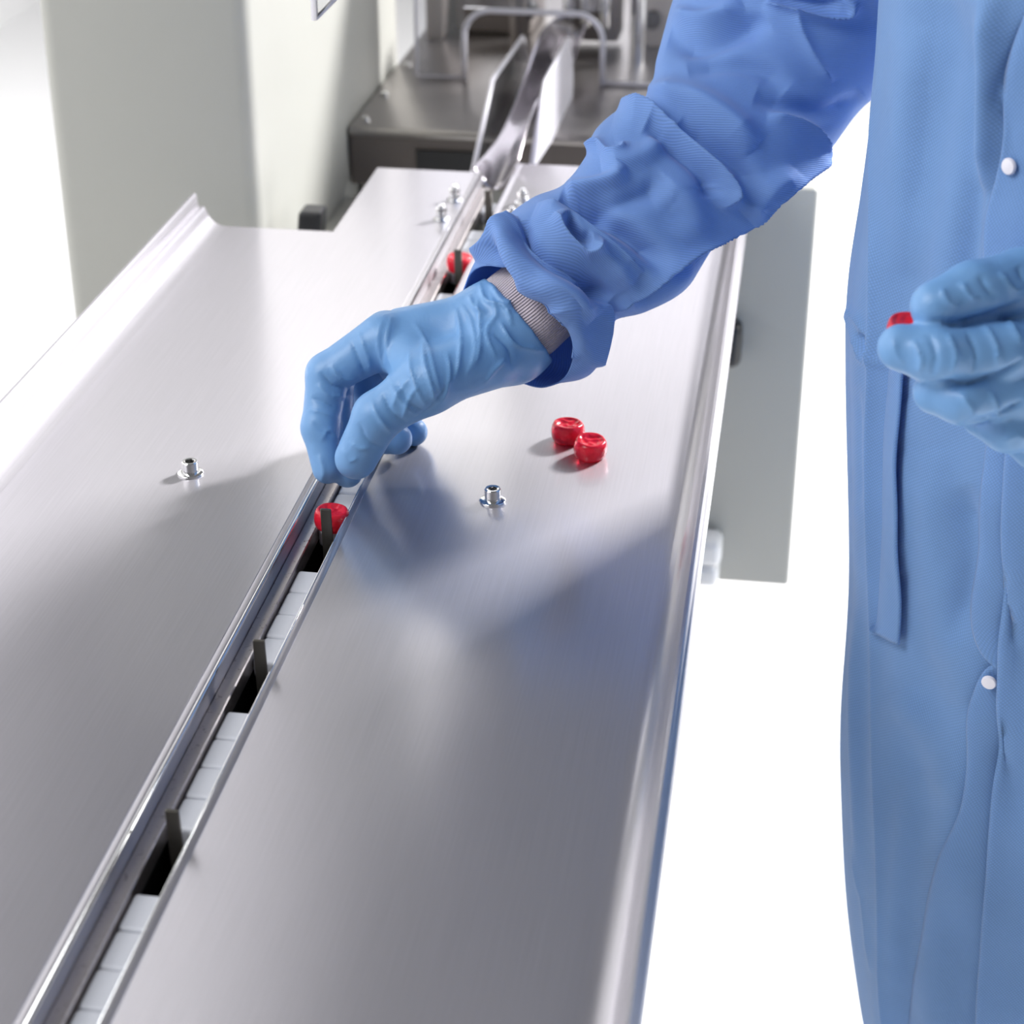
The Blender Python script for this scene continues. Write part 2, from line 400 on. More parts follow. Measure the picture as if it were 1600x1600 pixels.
# inner strips of the plates with the rounded fold into the channel, running the full length
tp(extrude('top_plate', [(-.361, ZT)]+[(-.2745, ZT), (-.2743, ZT-.0002), (-.2738, ZT)]+arc(XC0-.0026, ZT-.0026+.0008, .0026, 90, 0)+[(XC0, .876), (XC0-.0015, .876), (XC0-.0015, ZT-.005), (-.361, ZT-.0015)], Y0, YE, STEEL, smooth=True))
tp(extrude('top_plate', [(XC1, .872), (XC1, ZT-.0012)]+arc(XC1+.0012, ZT-.0012, .0012, 180, 90, 5)+[(-.2378, ZT), (-.2375, ZT-.0002), (-.2371, ZT), (-.062, ZT), (-.062, ZT-.0015), (-.235, ZT-.0015), (XC1+.0012, ZT-.003), (XC1+.0012, .872)], Y0, YE+.03, STEEL, smooth=True))
# left wing with the curled outer hem
wing = [(-.361, ZT), (-.449, ZT)]+arc(-.449, ZT+.016, .016, 270, 190, 8)+[(-.4662, .9155), (-.4705, .9155), (-.4710, .9175), (-.4716, .925), (-.4725, .9262), (-.4745, .9262), (-.4752, .9245), (-.4752, .868), (-.4735, .868), (-.4735, .914), (-.467, .9135), (-.4664, .912)]+arc(-.449, ZT+.016, .0175, 190, 270, 8)+[(-.361, ZT-.0015)]
tp(extrude('wing_plate', wing, Y0, YW, STEEL, smooth=True))
rim = [(-.062, ZT), (-.0595, ZT)]+arc(-.058, ZT+.016, .016, 275, 350, 8)+[(-.0414, .9165), (-.0408, .9180), (-.0392, .9185), (-.0383, .9170), (-.0383, .905), (-.0375, .904), (-.0375, .872), (-.0388, .872), (-.0388, .904)]+arc(-.058, ZT+.016, .0176, 350, 275, 8)+[(-.062, ZT-.0015)]
tp(extrude('edge_rim', rim, Y0, YE+.03, STEEL, smooth=True))
tp(tube('highlight_bead', [(-.26935, Y0, ZT-.0002), (-.26935, YE, ZT-.0002)], .00115, CHROME, None, 12))  # chrome bead added so the folded edge carries a bright highlight line
tp(tube('highlight_bead', [(XC1+.0006, Y0, ZT-.0004), (XC1+.0006, YE+.03, ZT-.0004)], .0006, CHROME, None, 8))  # same added bead, for the thin highlight along the other plate's edge
# stepped guide rail inside the channel and the dark trough below
tp(extrude('guide_rail', [(-.2683, .8890), (-.2680, .8896), (-.2612, .8896), (-.2606, .8890), (-.2606, .8795), (-.2683, .8795)], Y0, YE-.01, RAIL))
tp(box('chain_trough', -.2683, -.2422, Y0, YE-.01, .845, .848, BLACK))
tp(extrude('trough_wall', [(-.2685, .848), (-.2685, .8792), (-.2660, .8792), (-.2660, .848)], Y0, YE-.01, BLACK))
tp(extrude('trough_wall', [(-.2450, .848), (-.2450, .8792), (-.2428, .8792), (-.2428, .848)], Y0, YE-.01, BLACK))
def bolt(x, y, z, r=.0048, h=.0085, wr=.0078):
    o = lathe('bolt', [(.0003, h-.005), (.0025, h-.005), (.0026, h-.0003), (.0034, h), (r-.0005, h), (r, h-.0006), (r*.985, .0018), (r*.9, .0014)], (0, 0, 0), CHROME, T, 24)
    for v in o.data.vertices:  # hexagonal socket
        rr = math.hypot(v.co.x, v.co.y)
        if .002 < rr < .0027:
            a = math.atan2(v.co.y, v.co.x); k = math.cos(PI/6)/math.cos(((a+PI/6) % (PI/3))-PI/6); s = .0029*k/rr; v.co.x *= s; v.co.y *= s
    o.location = (x-T.location.x, y-T.location.y, z)
    w = lathe('washer', [(r*.8, 0), (wr, 0), (wr, .0009), (wr-.0004, .0013), (r+.0006, .0016), (r*.8, .0018)], (0, 0, 0), CHROME, o, 28)
    return o
bolt(-.3462, 1.0026, ZT); bolt(-.1615, .9941, ZT)
# tall clamp screws either side of the channel at the far end
def stud(x, y):
    o = lathe('clamp_screw', [(.0068, 0), (.0068, .0014), (.0045, .0016), (.0045, .0065), (.0037, .0068), (.0024, .0070), (.0024, .0125), (.0018, .0132)], (0, 0, 0), CHROME, T, 18)
    o.location = (x-T.location.x, y-T.location.y, ZT)
    n = lathe('nut', [(.0036, .0066), (.0046, .007), (.0046, .0098), (.0036, .0102)], (0, 0, 0), CHROME, o, 6, smooth=False)
for x, y in ((-.279, 1.527), (-.281, 1.478), (-.2215, 1.527), (-.2235, 1.480)): stud(x, y)
# underframe and pedestal
tp(box('underframe', -.44, -.285, .34, 1.40, .815, .84, GREYP, bev=.004))
tp(box('crossbar', -.44, -.10, .55, .60, .79, .815, GREYP, bev=.004))
tp(box('crossbar', -.44, -.10, 1.15, 1.20, .79, .815, GREYP, bev=.004))
tp(box('plate_bracket', -.225, -.10, .34, 1.40, .815, .8985, GREYP, bev=.002))
tp(box('plate_bracket', -.44, -.285, .34, 1.40, .84, .8985, GREYP, bev=.002))
for y in (.575, 1.175): tp(lathe('leg', [(.03, .02), (.03, .80)], (-.27, y, 0), GREYP, None, 24))
tp(box('foot', -.42, -.14, .50, 1.25, 0, .022, GREYP, bev=.006))

# ================================================================ CONVEYOR CHAIN
CH = empty('conveyor_chain', (-.252, .95, .86), 'chain of white plastic blocks and upright dark steel pushers in the table slot', 'chain')
def cp(o, loc=(0, 0, 0)): o.parent = CH; o.location = (loc[0]-CH.location.x, loc[1]-CH.location.y, loc[2]-CH.location.z); return o
bl = bmesh.new(); add_box(bl, -.0085, .0085, 0, .0238, -.011, 0, .0022, 4)
bmesh.ops.recalc_face_normals(bl, faces=bl.faces); blm = bpy.data.meshes.new('link_block'); bl.to_mesh(blm); bl.free(); blm.materials.append(WHITEP)
pu = bmesh.new(); add_box(pu, -.0031, .0031, -.0011, .0011, -.035, .0255, .0006, 2)
for v in pu.verts: v.co.x += (v.co.z+.035)*-.02
pum = bpy.data.meshes.new('pusher'); bmesh.ops.recalc_face_normals(pu, faces=pu.faces); pu.to_mesh(pum); pu.free(); pum.materials.append(DARKSTEEL)
rl = bmesh.new(); lathe_bm(rl, [(.0035, -.006), (.0045, -.005), (.0045, .005), (.0035, .006)], (0, 0, 0), 12, True, 'x')
rlm = bpy.data.meshes.new('roller'); rl.to_mesh(rlm); rl.free(); rlm.materials.append(DARKSTEEL)
def inst(me, name, loc):
    o = bpy.data.objects.new(name, me); COL.objects.link(o); return cp(o, loc)
py0 = .6605; pit = .1435
for k in range(-2, 7):
    Yp = py0+k*pit
    inst(pum, 'pusher', (-.2485, Yp, .8865))
    inst(rlm, 'roller', (-.252, Yp-.010, .862)); inst(rlm, 'roller', (-.252, Yp-.022, .862))
    for j in range(4):
        if Yp+.0205+.0243*j < 1.56: inst(blm, 'link_block', (-.2518, Yp+.0205+.0243*j, .8866+random.uniform(-.0003, .0002)))
cp(box('chain_strand', -.0008-.256, .0008-.256, Y0+.02, 1.58, .854, .868, BLACK), (0, 0, 0))

# ================================================================ CANDIES
def candy(name, loc, rot, label, group='red boiled sweets', seed=0, tilt=(0, 0), R=.0104, H=.0125):
    prof = []
    n = 40
    for i in range(9): t = i/8; prof.append((R*(.05+.70*t), 0, -1))           # bottom
    for i in range(9): a = -PI/2+PI*i/8; prof.append((R*.78+R*.22*math.cos(a), H/2+H/2*math.sin(a)*.95, 0))
    for i in range(12): t = 1-(i+1)/12.5; prof.append((R*.76*t+.0001, H*.985, t))
    r_ = np.random.default_rng(seed); ph = r_.uniform(0, 6)
    bm = bmesh.new(); rings = []
    for r, z, tt in prof:
        ring = []
        for i in range(n):
            a = 2*PI*i/n; rr = r*(1+.02*math.sin(2*a+ph)+.012*math.sin(5*a+ph)); zz = z
            if tt > 0 or (tt == 0 and 0 < tt): 
                u = rr*math.cos(a+ph); v = rr*math.sin(a+ph)
                zz = z-.0015*(1-tt**3)+.00024*math.sin(u*760+3*math.sin(v*520+ph))*min(1, (1-tt)*5)+.0002*math.sin(v*1150+2*math.sin(u*640+ph*2))*min(1, (1-tt)*5)
            ring.append(bm.verts.new((rr*math.cos(a), rr*math.sin(a), zz)))
        rings.append(ring)
    for a, b in zip(rings, rings[1:]):
        for i in range(n): bm.faces.new((a[i], a[(i+1) % n], b[(i+1) % n], b[i]))
    bm.faces.new(rings[0][::-1]); bm.faces.new(rings[-1])
    o = from_bm(name, bm, CANDY, None, True); o.location = loc; o.rotation_euler = (tilt[0], tilt[1], rot)
    return tag(o, label, 'candy', group)
a = pz(887, 688, ZT); b = pz(921, 713, ZT)
candy('hard_candy', (a[0], a[1], ZT), .3, 'round red hard candy on the steel plate, the farther of the touching pair', seed=1)
candy('hard_candy', (b[0], b[1], ZT), 1.2, 'round red hard candy on the steel plate, the nearer of the touching pair', seed=2, tilt=(.10, -.05))
candy('hard_candy', (-.2512, .9655, .8903), 2.0, 'round red hard candy in the channel against a pusher just below the gloved fingertips', seed=3, tilt=(.06, 0))
candy('hard_candy', (-.2512, py0+5*pit+.0135, .8903), 1.0, 'round red hard candy farther up the channel beside the blue sleeve cuff', seed=4)
hc = pd(1417, 517, .894)
candy('hard_candy', tuple(hc-np.array([0, 0, .006])), .5, 'red hard candy pinched between gloved thumb and finger of the raised hand', seed=5, tilt=(.15, -.1), R=.0096)

# ================================================================ PACKAGING MACHINE
M = empty('packaging_machine', (-.3, 1.9, 0), 'pale grey packaging machine with tall column and steel deck behind the table', 'machine')
def mp_(o): o.parent = M; o.location = (-M.location.x, -M.location.y, 0); return o
mp_(box('column', -.615, -.439, 1.50, 2.08, .03, 1.42, PAINT, bev=.014, seg=4))
mp_(box('base_cabinet', -.435, .0, 1.855, 2.65, .52, .86, PAINT, bev=.005, seg=3))
mp_(box('lower_frame', -.40, -.16, 1.88, 2.6, .03, .52, GREYP, bev=.005))
for x in (-.39, -.17):
    for y in (1.92, 2.55): mp_(lathe('foot', [(.028, 0), (.028, .01), (.012, .02), (.012, .04)], (x, y, 0), GREYP, None, 16))
for x in (-.59, -.47):
    for y in (1.54, 2.03): mp_(lathe('foot', [(.022, 0), (.022, .01), (.012, .02), (.012, .04)], (x, y, 0), GREYP, None, 16))
# right front panel that shows past the table edge
mp_(box('cabinet_panel', -.12, .0205, 1.645, 1.855, .489, .886, PAINT, bev=.004, seg=3))
kb = bmesh.new(); add_box(kb, -.070, -.0445, 1.61, 1.645, .522, .549, .008, 5); add_box(kb, -.070, -.0460, 1.61, 1.645, .499, .5225, .008, 5)
mp_(from_bm('plastic_latch', kb, KNOBW, None, True, label='white plastic latch'))
hb = bmesh.new(); add_box(hb, -.055, -.0375, 1.62, 1.645, .722, .765, .008, 4)
mp_(from_bm('black_handle', hb, BLACK, None, True, label='black plastic handle'))
# deck with apron
mp_(box('deck', -.437, .0, 1.815, 2.62, .862, .872, DECK, bev=.0035, seg=3))
mp_(box('apron', -.437, .0, 1.822, 1.84, .812, .862, GREYP, bev=.001))
mp_(box('apron_slot', -.37, -.285, 1.818, 1.83, .83, .85, BLACK))
mp_(box('apron_slot', -.20, -.09, 1.818, 1.83, .83, .85, BLACK))
for x, y in ((-.424, 1.84), (-.424, 1.93), (-.424, 2.05)): mp_(lathe('screw', [(.004, .872), (.004, .8745), (.003, .8755)], (x, y, 0), CHROME, None, 12))
# steel shelf between column and table, black clamp lever
mp_(poly_z('shelf', .800, .806, [(-.437, 1.505), (-.385, 1.505), (-.385, 1.80), (-.437, 1.80)], PAINT))
lv = bmesh.new(); add_box(lv, -.416, -.396, 1.515, 1.54, .806, .887, .003, 2)
for v in lv.verts:
    v.co.x += (v.co.z-.84)*.12
mp_(from_bm('clamp_lever', lv, BLACK, None, False, label='black clamp lever'))
# infeed chute: two tall clear fins and a polished twisted trough
lf = [(1.665, .872), (1.79, .931), (1.985, .9235), (2.03, .888), (2.0, .866), (1.80, .866)]
rf = [(1.665, .885), (1.755, .940), (1.925, .938), (1.96, .905), (1.96, .872), (1.80, .872)]
for X, o_, nm in ((-.289, lf, 'left fin'), (-.2345, rf, 'right fin')):  # right fin's lit white face is put into its pale material
    mp_(poly_x('guide_fin', X, .004, o_, EDGE if X > -.25 else CLEAR, label='clear acrylic guide fin' if X < -.25 else 'acrylic guide fin with its lit white face coloured in'))
    f = [( X, y, z) for y, z in o_[:4]]
    mp_(tube('fin_edge', f, .0024, EDGE, None, 8))
nu, nv = 22, 60; P = np.zeros((nv, nu, 3))
for j in range(nv):
    t = j/(nv-1); y = 1.612+.50*t; zc = .884+.022*t+.006*math.sin(t*9); tw = .9*math.sin(t*5+.4)
    for i in range(nu):
        s = i/(nu-1)*2-1; hw = .0175+.0015*math.cos(t*7)
        P[j, i] = (-.2585+.012*t+hw*s, y, zc+.020*abs(s)**1.8*(1+.6*math.sin(t*8)*s)+.006*tw*s)
ch_ = mp_(grid_mesh('infeed_trough', P, TROUGH, None, closed=False)); ch_.modifiers.new('s', 'SOLIDIFY').thickness = .0015
# acrylic guard with an arched opening
gY = 2.0; gz = .872
mp_(box('guard_panel', -.404, -.353, gY, gY+.005, gz, 1.16, CLEAR))
mp_(box('guard_panel', -.207, -.02, gY, gY+.005, gz, 1.16, CLEAR))
mp_(box('guard_panel', -.353, -.207, gY, gY+.005, .948, 1.16, CLEAR))
ar = [(-.353, gY, gz)]+[(-.325-.028*math.cos(a), gY, .918+.028*math.sin(a)) for a in np.linspace(0, PI/2, 9)]+[(-.235+.028*math.sin(a), gY, .918+.028*math.cos(a)) for a in np.linspace(0, PI/2, 9)]+[(-.207, gY, gz)]
mp_(tube('guard_edge', ar, .0032, EDGE, None, 8, label='milky polished edge of the arched opening'))
mp_(tube('guard_edge', [(-.404, gY, 1.15), (-.404, gY, gz+.003), (-.353, gY, gz+.003)], .0018, EDGE, None, 8))
mp_(tube('guard_edge', [(-.207, gY, gz+.003), (-.02, gY, gz+.003)], .0022, EDGE, None, 8))
# mechanism behind the guard
mp_(box('gearbox', -.185, .0, 2.16, 2.30, .872, .935, BEIGE, bev=.006, seg=3))
mp_(box('gearbox_lid', -.19, .005, 2.15, 2.31, .935, .942, BEIGE, bev=.002))
mp_(box('motor_block', -.40, -.31, 2.20, 2.32, .872, .92, GREYP, bev=.005))
for x, z in ((-.168, .908), (-.305, .915)): mp_(lathe('black_knob', [(.008, 0), (.010, .004), (.009, .02), (.005, .024)], (x, 2.135, z), BLACK, None, 18, axis='y'))
for x in (-.258, -.240, -.219): mp_(lathe('drive_roller', [(.005, -.03), (.0065, -.028), (.0065, .028), (.005, .03)], (x, 2.13, .925+(.006 if x > -.25 else 0)), CHROME, None, 16))
mp_(box('roller_block', -.268, -.205, 2.15, 2.20, .88, .95, GREYP, bev=.004))
mp_(lathe('support_pillar', [(.009, .872), (.009, .95)], (-.18, 2.11, 0), CHROME, None, 16))
mp_(lathe('support_pillar', [(.009, .872), (.009, .95)], (-.315, 2.13, 0), GREYP, None, 16))
mp_(box('crossbeam', -.335, -.215, 2.08, 2.12, .948, .975, BLACK, bev=.004))
mp_(box('bearing_block', -.205, -.17, 2.09, 2.13, .945, .972, CHROME, bev=.004))
mp_(box('mounting_plate', -.425, -.405, 2.16, 2.45, .872, .98, GREYP, bev=.003))
# hanging clear placard whose corner dips into the top of the frame
pl = poly_z('placard', 0, .003, [(0, 0), (.012, .055), (.09, .13), (-.05, .13), (-.03, .05)], EDGE)
bm = bmesh.new()
c0 = pd(492, 31, 1.22); c1 = pd(530, -8, 1.22); c2 = pd(487, -8, 1.22); dn = np.array([0, .003, 0])
up = np.array([0, 0, .45])
ptsA = [c0, c0+(c1-c0)*3.5, c0+(c1-c0)*3.5+up, c2+(c2-c0)*1.2+up*1.2]
va = [bm.verts.new(p) for p in ptsA]; vb = [bm.verts.new(np.array(p)+dn) for p in ptsA]
bm.faces.new(va); bm.faces.new(vb[::-1])
for i in range(4): bm.faces.new((va[i], va[(i+1) % 4], vb[(i+1) % 4], vb[i]))
bpy.data.objects.remove(pl)
PL = empty('guard_door', tuple(ptsA[2]), 'clear acrylic door corner dipping in at the top left of the picture', 'guard')
pn = from_bm('door_panel', bm, CLEAR, PL); pn.location = tuple(-ptsA[2])
te = tube('door_edge', [ptsA[3], c0, ptsA[1]], .0022, EDGE, PL, 8); te.location = tuple(-ptsA[2])

# ================================================================ PERSON
TC = np.array([.222, 1.06]); fwd = np.array([-.44, -.90, 0]); rgt = np.array([-.90, .44, 0])
PER = empty('person', (TC[0], TC[1], 0), 'person in a blue isolation gown and gloves reaching across the table', 'person')
def pp(o, par=PER): 
    o.parent = par
    if par is PER: o.location = (-TC[0], -TC[1], 0)
    return o
c3 = np.array([TC[0], TC[1], 0.])
def bp(r, f_, z): return c3+rgt*r+fwd*f_+np.array([0, 0, z])
elbR = pd(1225, 95, 1.245); wrR = pd(872, 478, 1.15)
elbL = np.array([.40, .86, 1.09]); wrL = pd(1740, 560, .93)
def body(G):
    d = smin(cone(G, bp(0, 0, .98), bp(0, 0, 1.1), .125, .12), cone(G, bp(.05, 0, 1.2), bp(-.05, 0, 1.2), .115, .115), .06)
    d = smin(d, cone(G, bp(.13, -.01, 1.38), bp(-.13, -.01, 1.38), .055, .055), .06)
    d = smin(d, cone(G, bp(0, 0, 1.38), bp(0, .01, 1.52), .06, .055), .04)
    h = cone(G, bp(0, .03, 1.60), bp(0, .01, 1.67), .073, .09); h = smin(h, cone(G, bp(0, .045, 1.56), bp(0, .05, 1.58), .045, .05), .03)
    h = smin(h, cone(G, bp(0, .105, 1.635), bp(0, .122, 1.605), .008, .013), .012)
    h = smin(h, cone(G, bp(.085, .01, 1.63), bp(.085, .01, 1.60), .012, .009), .008); h = smin(h, cone(G, bp(-.085, .01, 1.63), bp(-.085, .01, 1.60), .012, .009), .008)
    for s in (-1, 1): h = -smin(-h, -(-1)*0+cone(G, bp(.033*s, .112, 1.64), bp(.030*s, .112, 1.64), .012, .012), .01) if False else h
    h = smin(h, cone(G, bp(.022, .098, 1.565), bp(-.022, .098, 1.565), .007, .007), .01)
    d = smin(d, h, .02)
    for sh, el, wr in ((bp(.18, -.01, 1.38), elbR, wrR), (bp(-.18, -.01, 1.38), elbL, wrL)):
        a = smin(cone(G, sh, el, .033, .026), cone(G, el, wr, .029, .021), .02); d = smin(d, a, .03)
    for s in (1, -1):
        l = smin(cone(G, bp(.065*s-.035, 0, .92), bp(.070*s-.04, .015, .50), .075, .055), cone(G, bp(.070*s-.04, .015, .50), bp(.075*s-.045, -.02, .09), .05, .036), .03)
        l = smin(l, cone(G, bp(.075*s-.045, -.04, .045), bp(.085*s-.045, .13, .036), .040, .032), .02); d = smin(d, l, .04)
    return d
P_, Q_ = surface_nets(body, (-.25, .62, -.02), (.62, 1.46, 1.80), .011); P_ = relax(P_, Q_, 2)
P_[:, 2] = np.maximum(P_[:, 2], .002)
bo = pp(quad_obj('body', P_, Q_, SKIN)); bo.data.materials.append(TROUS)
zc = P_[Q_].mean(1)[:, 2]; bo.data.polygons.foreach_set('material_index', (zc < 1.05).astype(int))
def capf(G):
    return np.maximum(cone(G, bp(0, .01, 1.62), bp(0, -.005, 1.68), .093, .099), 1.645-G[..., 2]-.25*((G-bp(0, 0, 0))@fwd)*-1)
P_, Q_ = surface_nets(capf, (.04, .915, 1.56), (.35, 1.225, 1.80), .008)
pp(quad_obj('bouffant_cap', relax(P_, Q_, 1), Q_, GOWN))

# gown body
nz_, z0, z1 = 430, .315, 1.46
zz = np.linspace(z0, z1, nz_)
th_vis = np.linspace(math.radians(150), math.radians(285), 300); th_back = np.linspace(math.radians(285), math.radians(510), 60)[1:-1]
th = np.r_[th_vis, th_back]
sil = spline([(1378, -60), (1375, 0), (1366, 150), (1346, 300), (1324, 450), (1321, 600), (1326, 900), (1313, 1120), (1314, 1250), (1322, 1400), (1340, 1540), (1352, 1600), (1375, 1680)], 10)
def gown_pts(R):
    Rz = R[:, None]*(1+.0*th[None])
    # shallower front to back than side to side, in the person's frame
    d = np.stack([np.cos(th), np.sin(th)], -1); k = 1-.10*np.abs(d@fwd[:2])**2
    XY = TC+Rz[..., None]*k[None, :, None]*d[None]
    return np.concatenate([XY, np.repeat(zz[:, None, None], len(th), 1)], -1)
R = np.full(nz_, .18)
for _ in range(8):
    P = gown_pts(R); px, w = pr(P); i = px[..., 0].argmin(1); xm = px[np.arange(nz_), i, 0]; ym = px[np.arange(nz_), i, 1]; wm = w[np.arange(nz_), i]
    o_ = np.argsort(sil[:, 1]); xt = np.interp(ym, sil[o_, 1], sil[o_, 0])
    R += np.where(ym > -60, (xm-xt)*wm/F, 0)
top = zz > zz[ym > -50].max() if (ym > -50).any() else zz > 1.2
R[top] = R[~top][-1]
sh = np.clip((zz-1.36)/.10, 0, 1); R = R*(1-sh**2*.62)
P = gown_pts(R)
ang = th[None, :]; zg = zz[:, None]
fold = .0035*np.sin(ang*9+zg*3+.6)+.0025*np.sin(ang*17-zg*5)+.002*np.sin(ang*5+zg*11)
vis = (np.clip((ang-math.radians(185))/.3, 0, 1))
N = grid_normals(P); N *= np.sign((N[200, 100]*np.r_[math.cos(th[100]), math.sin(th[100]), 0]).sum())
P = P+N*(fold*vis)[..., None]
gs = [
 ('sharp', [(1372, -20), (1368, 150), (1366, 300), (1363, 562), (1358, 700), (1360, 825), (1366, 1000), (1369, 1200), (1378, 1400), (1384, 1620)], .0022, 9, 8, 0),
 # pocket opening and front edges
 ('sharp', [(1322, 484), (1341, 545), (1354, 562), (1402, 567)], .0022, 4, 4, .1),
 ('sharp', [(1322, 480), (1346, 506), (1359, 536), (1363, 562)], .0020, 5, 3, .1),
 ('soft', [(1346, 520), (1356, 552)], -.004, 7, 7, .2),
 # front closure: overlapping edges
 ('sharp', [(1570, 880), (1582, 970), (1604, 1040)], -.0028, 5, 3, .1),
 ('sharp', [(1559, 1127), (1576, 1197), (1604, 1250)], -.0028, 6, 3, .1),
 ('sharp', [(1604, 30), (1580, 90), (1562, 148), (1575, 180), (1604, 222)], -.0030, 4, 7, .1),
 # broad soft folds of the skirt
 ('soft', [(1500, 0), (1512, 200), (1505, 400), (1480, 520)], -.006, 26, 22, .2),
 ('soft', [(1545, -20), (1545, 120), (1530, 300)], .006, 22, 22, .2),
 ('soft', [(1440, 40), (1420, 250), (1430, 430)], .003, 34, 34, .2),
 ('soft', [(1415, 620), (1418, 760), (1414, 900)], .002, 12, 12, .2),
 ('soft', [(1400, 1080), (1460, 1150), (1490, 1260)], .0035, 30, 26, .2),
 ('soft', [(1455, 700), (1470, 900), (1500, 1100)], .004, 36, 30, .2),
 ('soft', [(1508, 760), (1515, 880), (1500, 1000)], -.004, 18, 18, .2),
 ('soft', [(1430, 1200), (1410, 1400), (1400, 1600)], .0035, 25, 25, .2),
 ('soft', [(1490, 1380), (1490, 1600)], -.005, 30, 22, .2),
 ('soft', [(1340, 950), (1338, 1150), (1350, 1400)], .003, 10, 10, .2),
 ('soft', [(1338, 600), (1342, 800)], -.002, 8, 8, .2),
 ('sharp', [(1336, 1310), (1352, 1420), (1362, 1520)], .002, 6, 6, .2),
]
P = sculpt(P, N, gs, 1.5)
arcl = np.cumsum(np.r_[0, np.linalg.norm(np.diff(P[200], axis=0), axis=1)])
UV = np.stack([np.repeat(arcl[None], nz_, 0), np.repeat(zz[:, None], len(th), 1)], -1)
gown = pp(grid_mesh('gown', P, GOWN, None, UV))
gown['label'] = 'blue nonwoven gown with snap front'
gpx, gw = pr(P); gN = grid_normals(P)
def gown_at(x, y):
    """point and normal of the gown's front surface seen at photo pixel x, y"""
    d = np.hypot(gpx[:, :300, 0]-x, gpx[:, :300, 1]-y); j, i = np.unravel_index(d.argmin(), d.shape)
    n = gN[j, i]; v = CAM-P[j, i]
    return P[j, i], n*np.sign(n@v)
# pocket: its own layer of cloth, lying 1.5 mm proud of the gown
pk = []
rows = np.linspace(0, 1, 60)
for t in rows:
    row = []
    xl = np.interp(t, [0, .1, 1], [1344, 1362, 1364]); yl = 562+t*(983-562); yr = 567+t*(1006-567)
    xr = np.interp(t, [0, .1, .4, .7, .8, 1], [1421, 1417, 1408, 1410, 1417, 1411])
    for s in np.linspace(0, 1, 16):
        p, n = gown_at(xl+(xr-xl)*s, yl+(yr-yl)*s); e = min(s, 1-s, t, 1-t)
        row.append(p+n*(.0036+.0006*math.sin(t*16+s*3)))
    pk.append(row)
pk = np.array(pk)
for _ in range(30):
    pk[1:-1] = (pk[:-2]+pk[2:]+pk[1:-1]*2)/4
    pk[:, 1:-1] = (pk[:, :-2]+pk[:, 2:]+pk[:, 1:-1]*6)/8
pk += (CAM-pk)/np.linalg.norm(CAM-pk, axis=-1, keepdims=True)*.0035
uvp = np.stack(np.meshgrid(np.linspace(0, .035, 16), np.linspace(0, .22, 60)), -1)
po = grid_mesh('pocket', pk, GOWN, gown, uvp, closed=False); so = po.modifiers.new('s', 'SOLIDIFY'); so.thickness = .0016; so.offset = 0
st = [gown_at(np.interp(t, [0, .4, .75, 1], [1408, 1401, 1402, 1405]), 575+t*400) for t in np.linspace(0, 1, 24)]
tube('stitching', [p+n*.0041 for p, n in st], .00028, mat('blue_thread', (.10, .20, .5), .8), gown, 5)
def panel(pts, x1, off, off1, label):
    # front closure: a layer of cloth whose free edge follows pts and lies over the gown
    c = spline(pts, 8); n = len(c); L = np.r_[0, np.cumsum(np.linalg.norm(np.diff(c, axis=0), axis=1))]
    t = np.linspace(0, L[-1], 110); ex = np.interp(t, L, c[:, 0]); ey = np.interp(t, L, c[:, 1])
    ss = np.r_[0, .03, .07, .14, .24, .36, .5, .65, .82, 1.0]
    B = []; NN = []
    for x, y in zip(ex, ey):
        q = [gown_at(x+(x1-x)*s_, y) for s_ in ss]; B.append([a_[0] for a_ in q]); NN.append([a_[1] for a_ in q])
    B = np.array(B); NN = np.array(NN)
    for _ in range(16): 
        for A_ in (B, NN): A_[1:-1] = (A_[:-2]+A_[2:]+A_[1:-1]*2)/4
    o_ = off+(off1-off)*ss; o_[0] -= .0012
    G_ = B+NN*(o_[None, :, None]+(.0007*np.sin(t/60)[:, None]+.0005*np.sin(t/23+1)[:, None])[..., None])
    w_ = np.linalg.norm(np.diff(G_, axis=1), axis=2); u_ = np.c_[np.zeros(len(t)), np.cumsum(w_, 1)]
    v_ = np.repeat(G_[:, :1, 2], len(ss), 1)
    o = grid_mesh('placket', G_, GOWN, gown, np.stack([u_, v_], -1), closed=False, label=label)
    m_ = o.modifiers.new('s', 'SOLIDIFY'); m_.thickness = .0012; m_.offset = 0
    return o
panel([(1650, -80), (1604, 30), (1581, 88), (1564, 145), (1574, 178), (1574, 230), (1566, 270), (1553, 330), (1549, 400), (1554, 500), (1556, 640), (1546, 760), (1541, 869), (1537, 900), (1527, 952), (1524, 988), (1530, 1014), (1559, 1042), (1600, 1052), (1650, 1060)], 1680, .0062, .0045, 'overlapping front edge of the gown')
panel([(1600, 1010), (1540, 1040), (1529, 1070), (1518, 1101), (1514, 1189), (1502, 1272), (1471, 1337), (1454, 1425), (1437, 1512), (1417, 1640)], 1680, .0040, .0030, 'underlapping front edge of the gown')
panel([(1584, 690), (1577, 770), (1572, 870), (1567, 930), (1563, 1031), (1558, 1145), (1547, 1294), (1540, 1425), (1536, 1520), (1534, 1640)], 1700, .0100, .0080, 'folded skirt edge of the gown')
for x, y in ((1590, 257), (1550, 1053)):
    p, n = gown_at(x, y)
    o = lathe('snap_button', [(.0042, 0), (.0042, .0008), (.0036, .0016), (.0012, .0020)], (0, 0, 0), SNAP, gown, 24)
    o.location = p+n*.0072; o.rotation_euler = Vector(n).to_track_quat('Z', 'Y').to_euler()

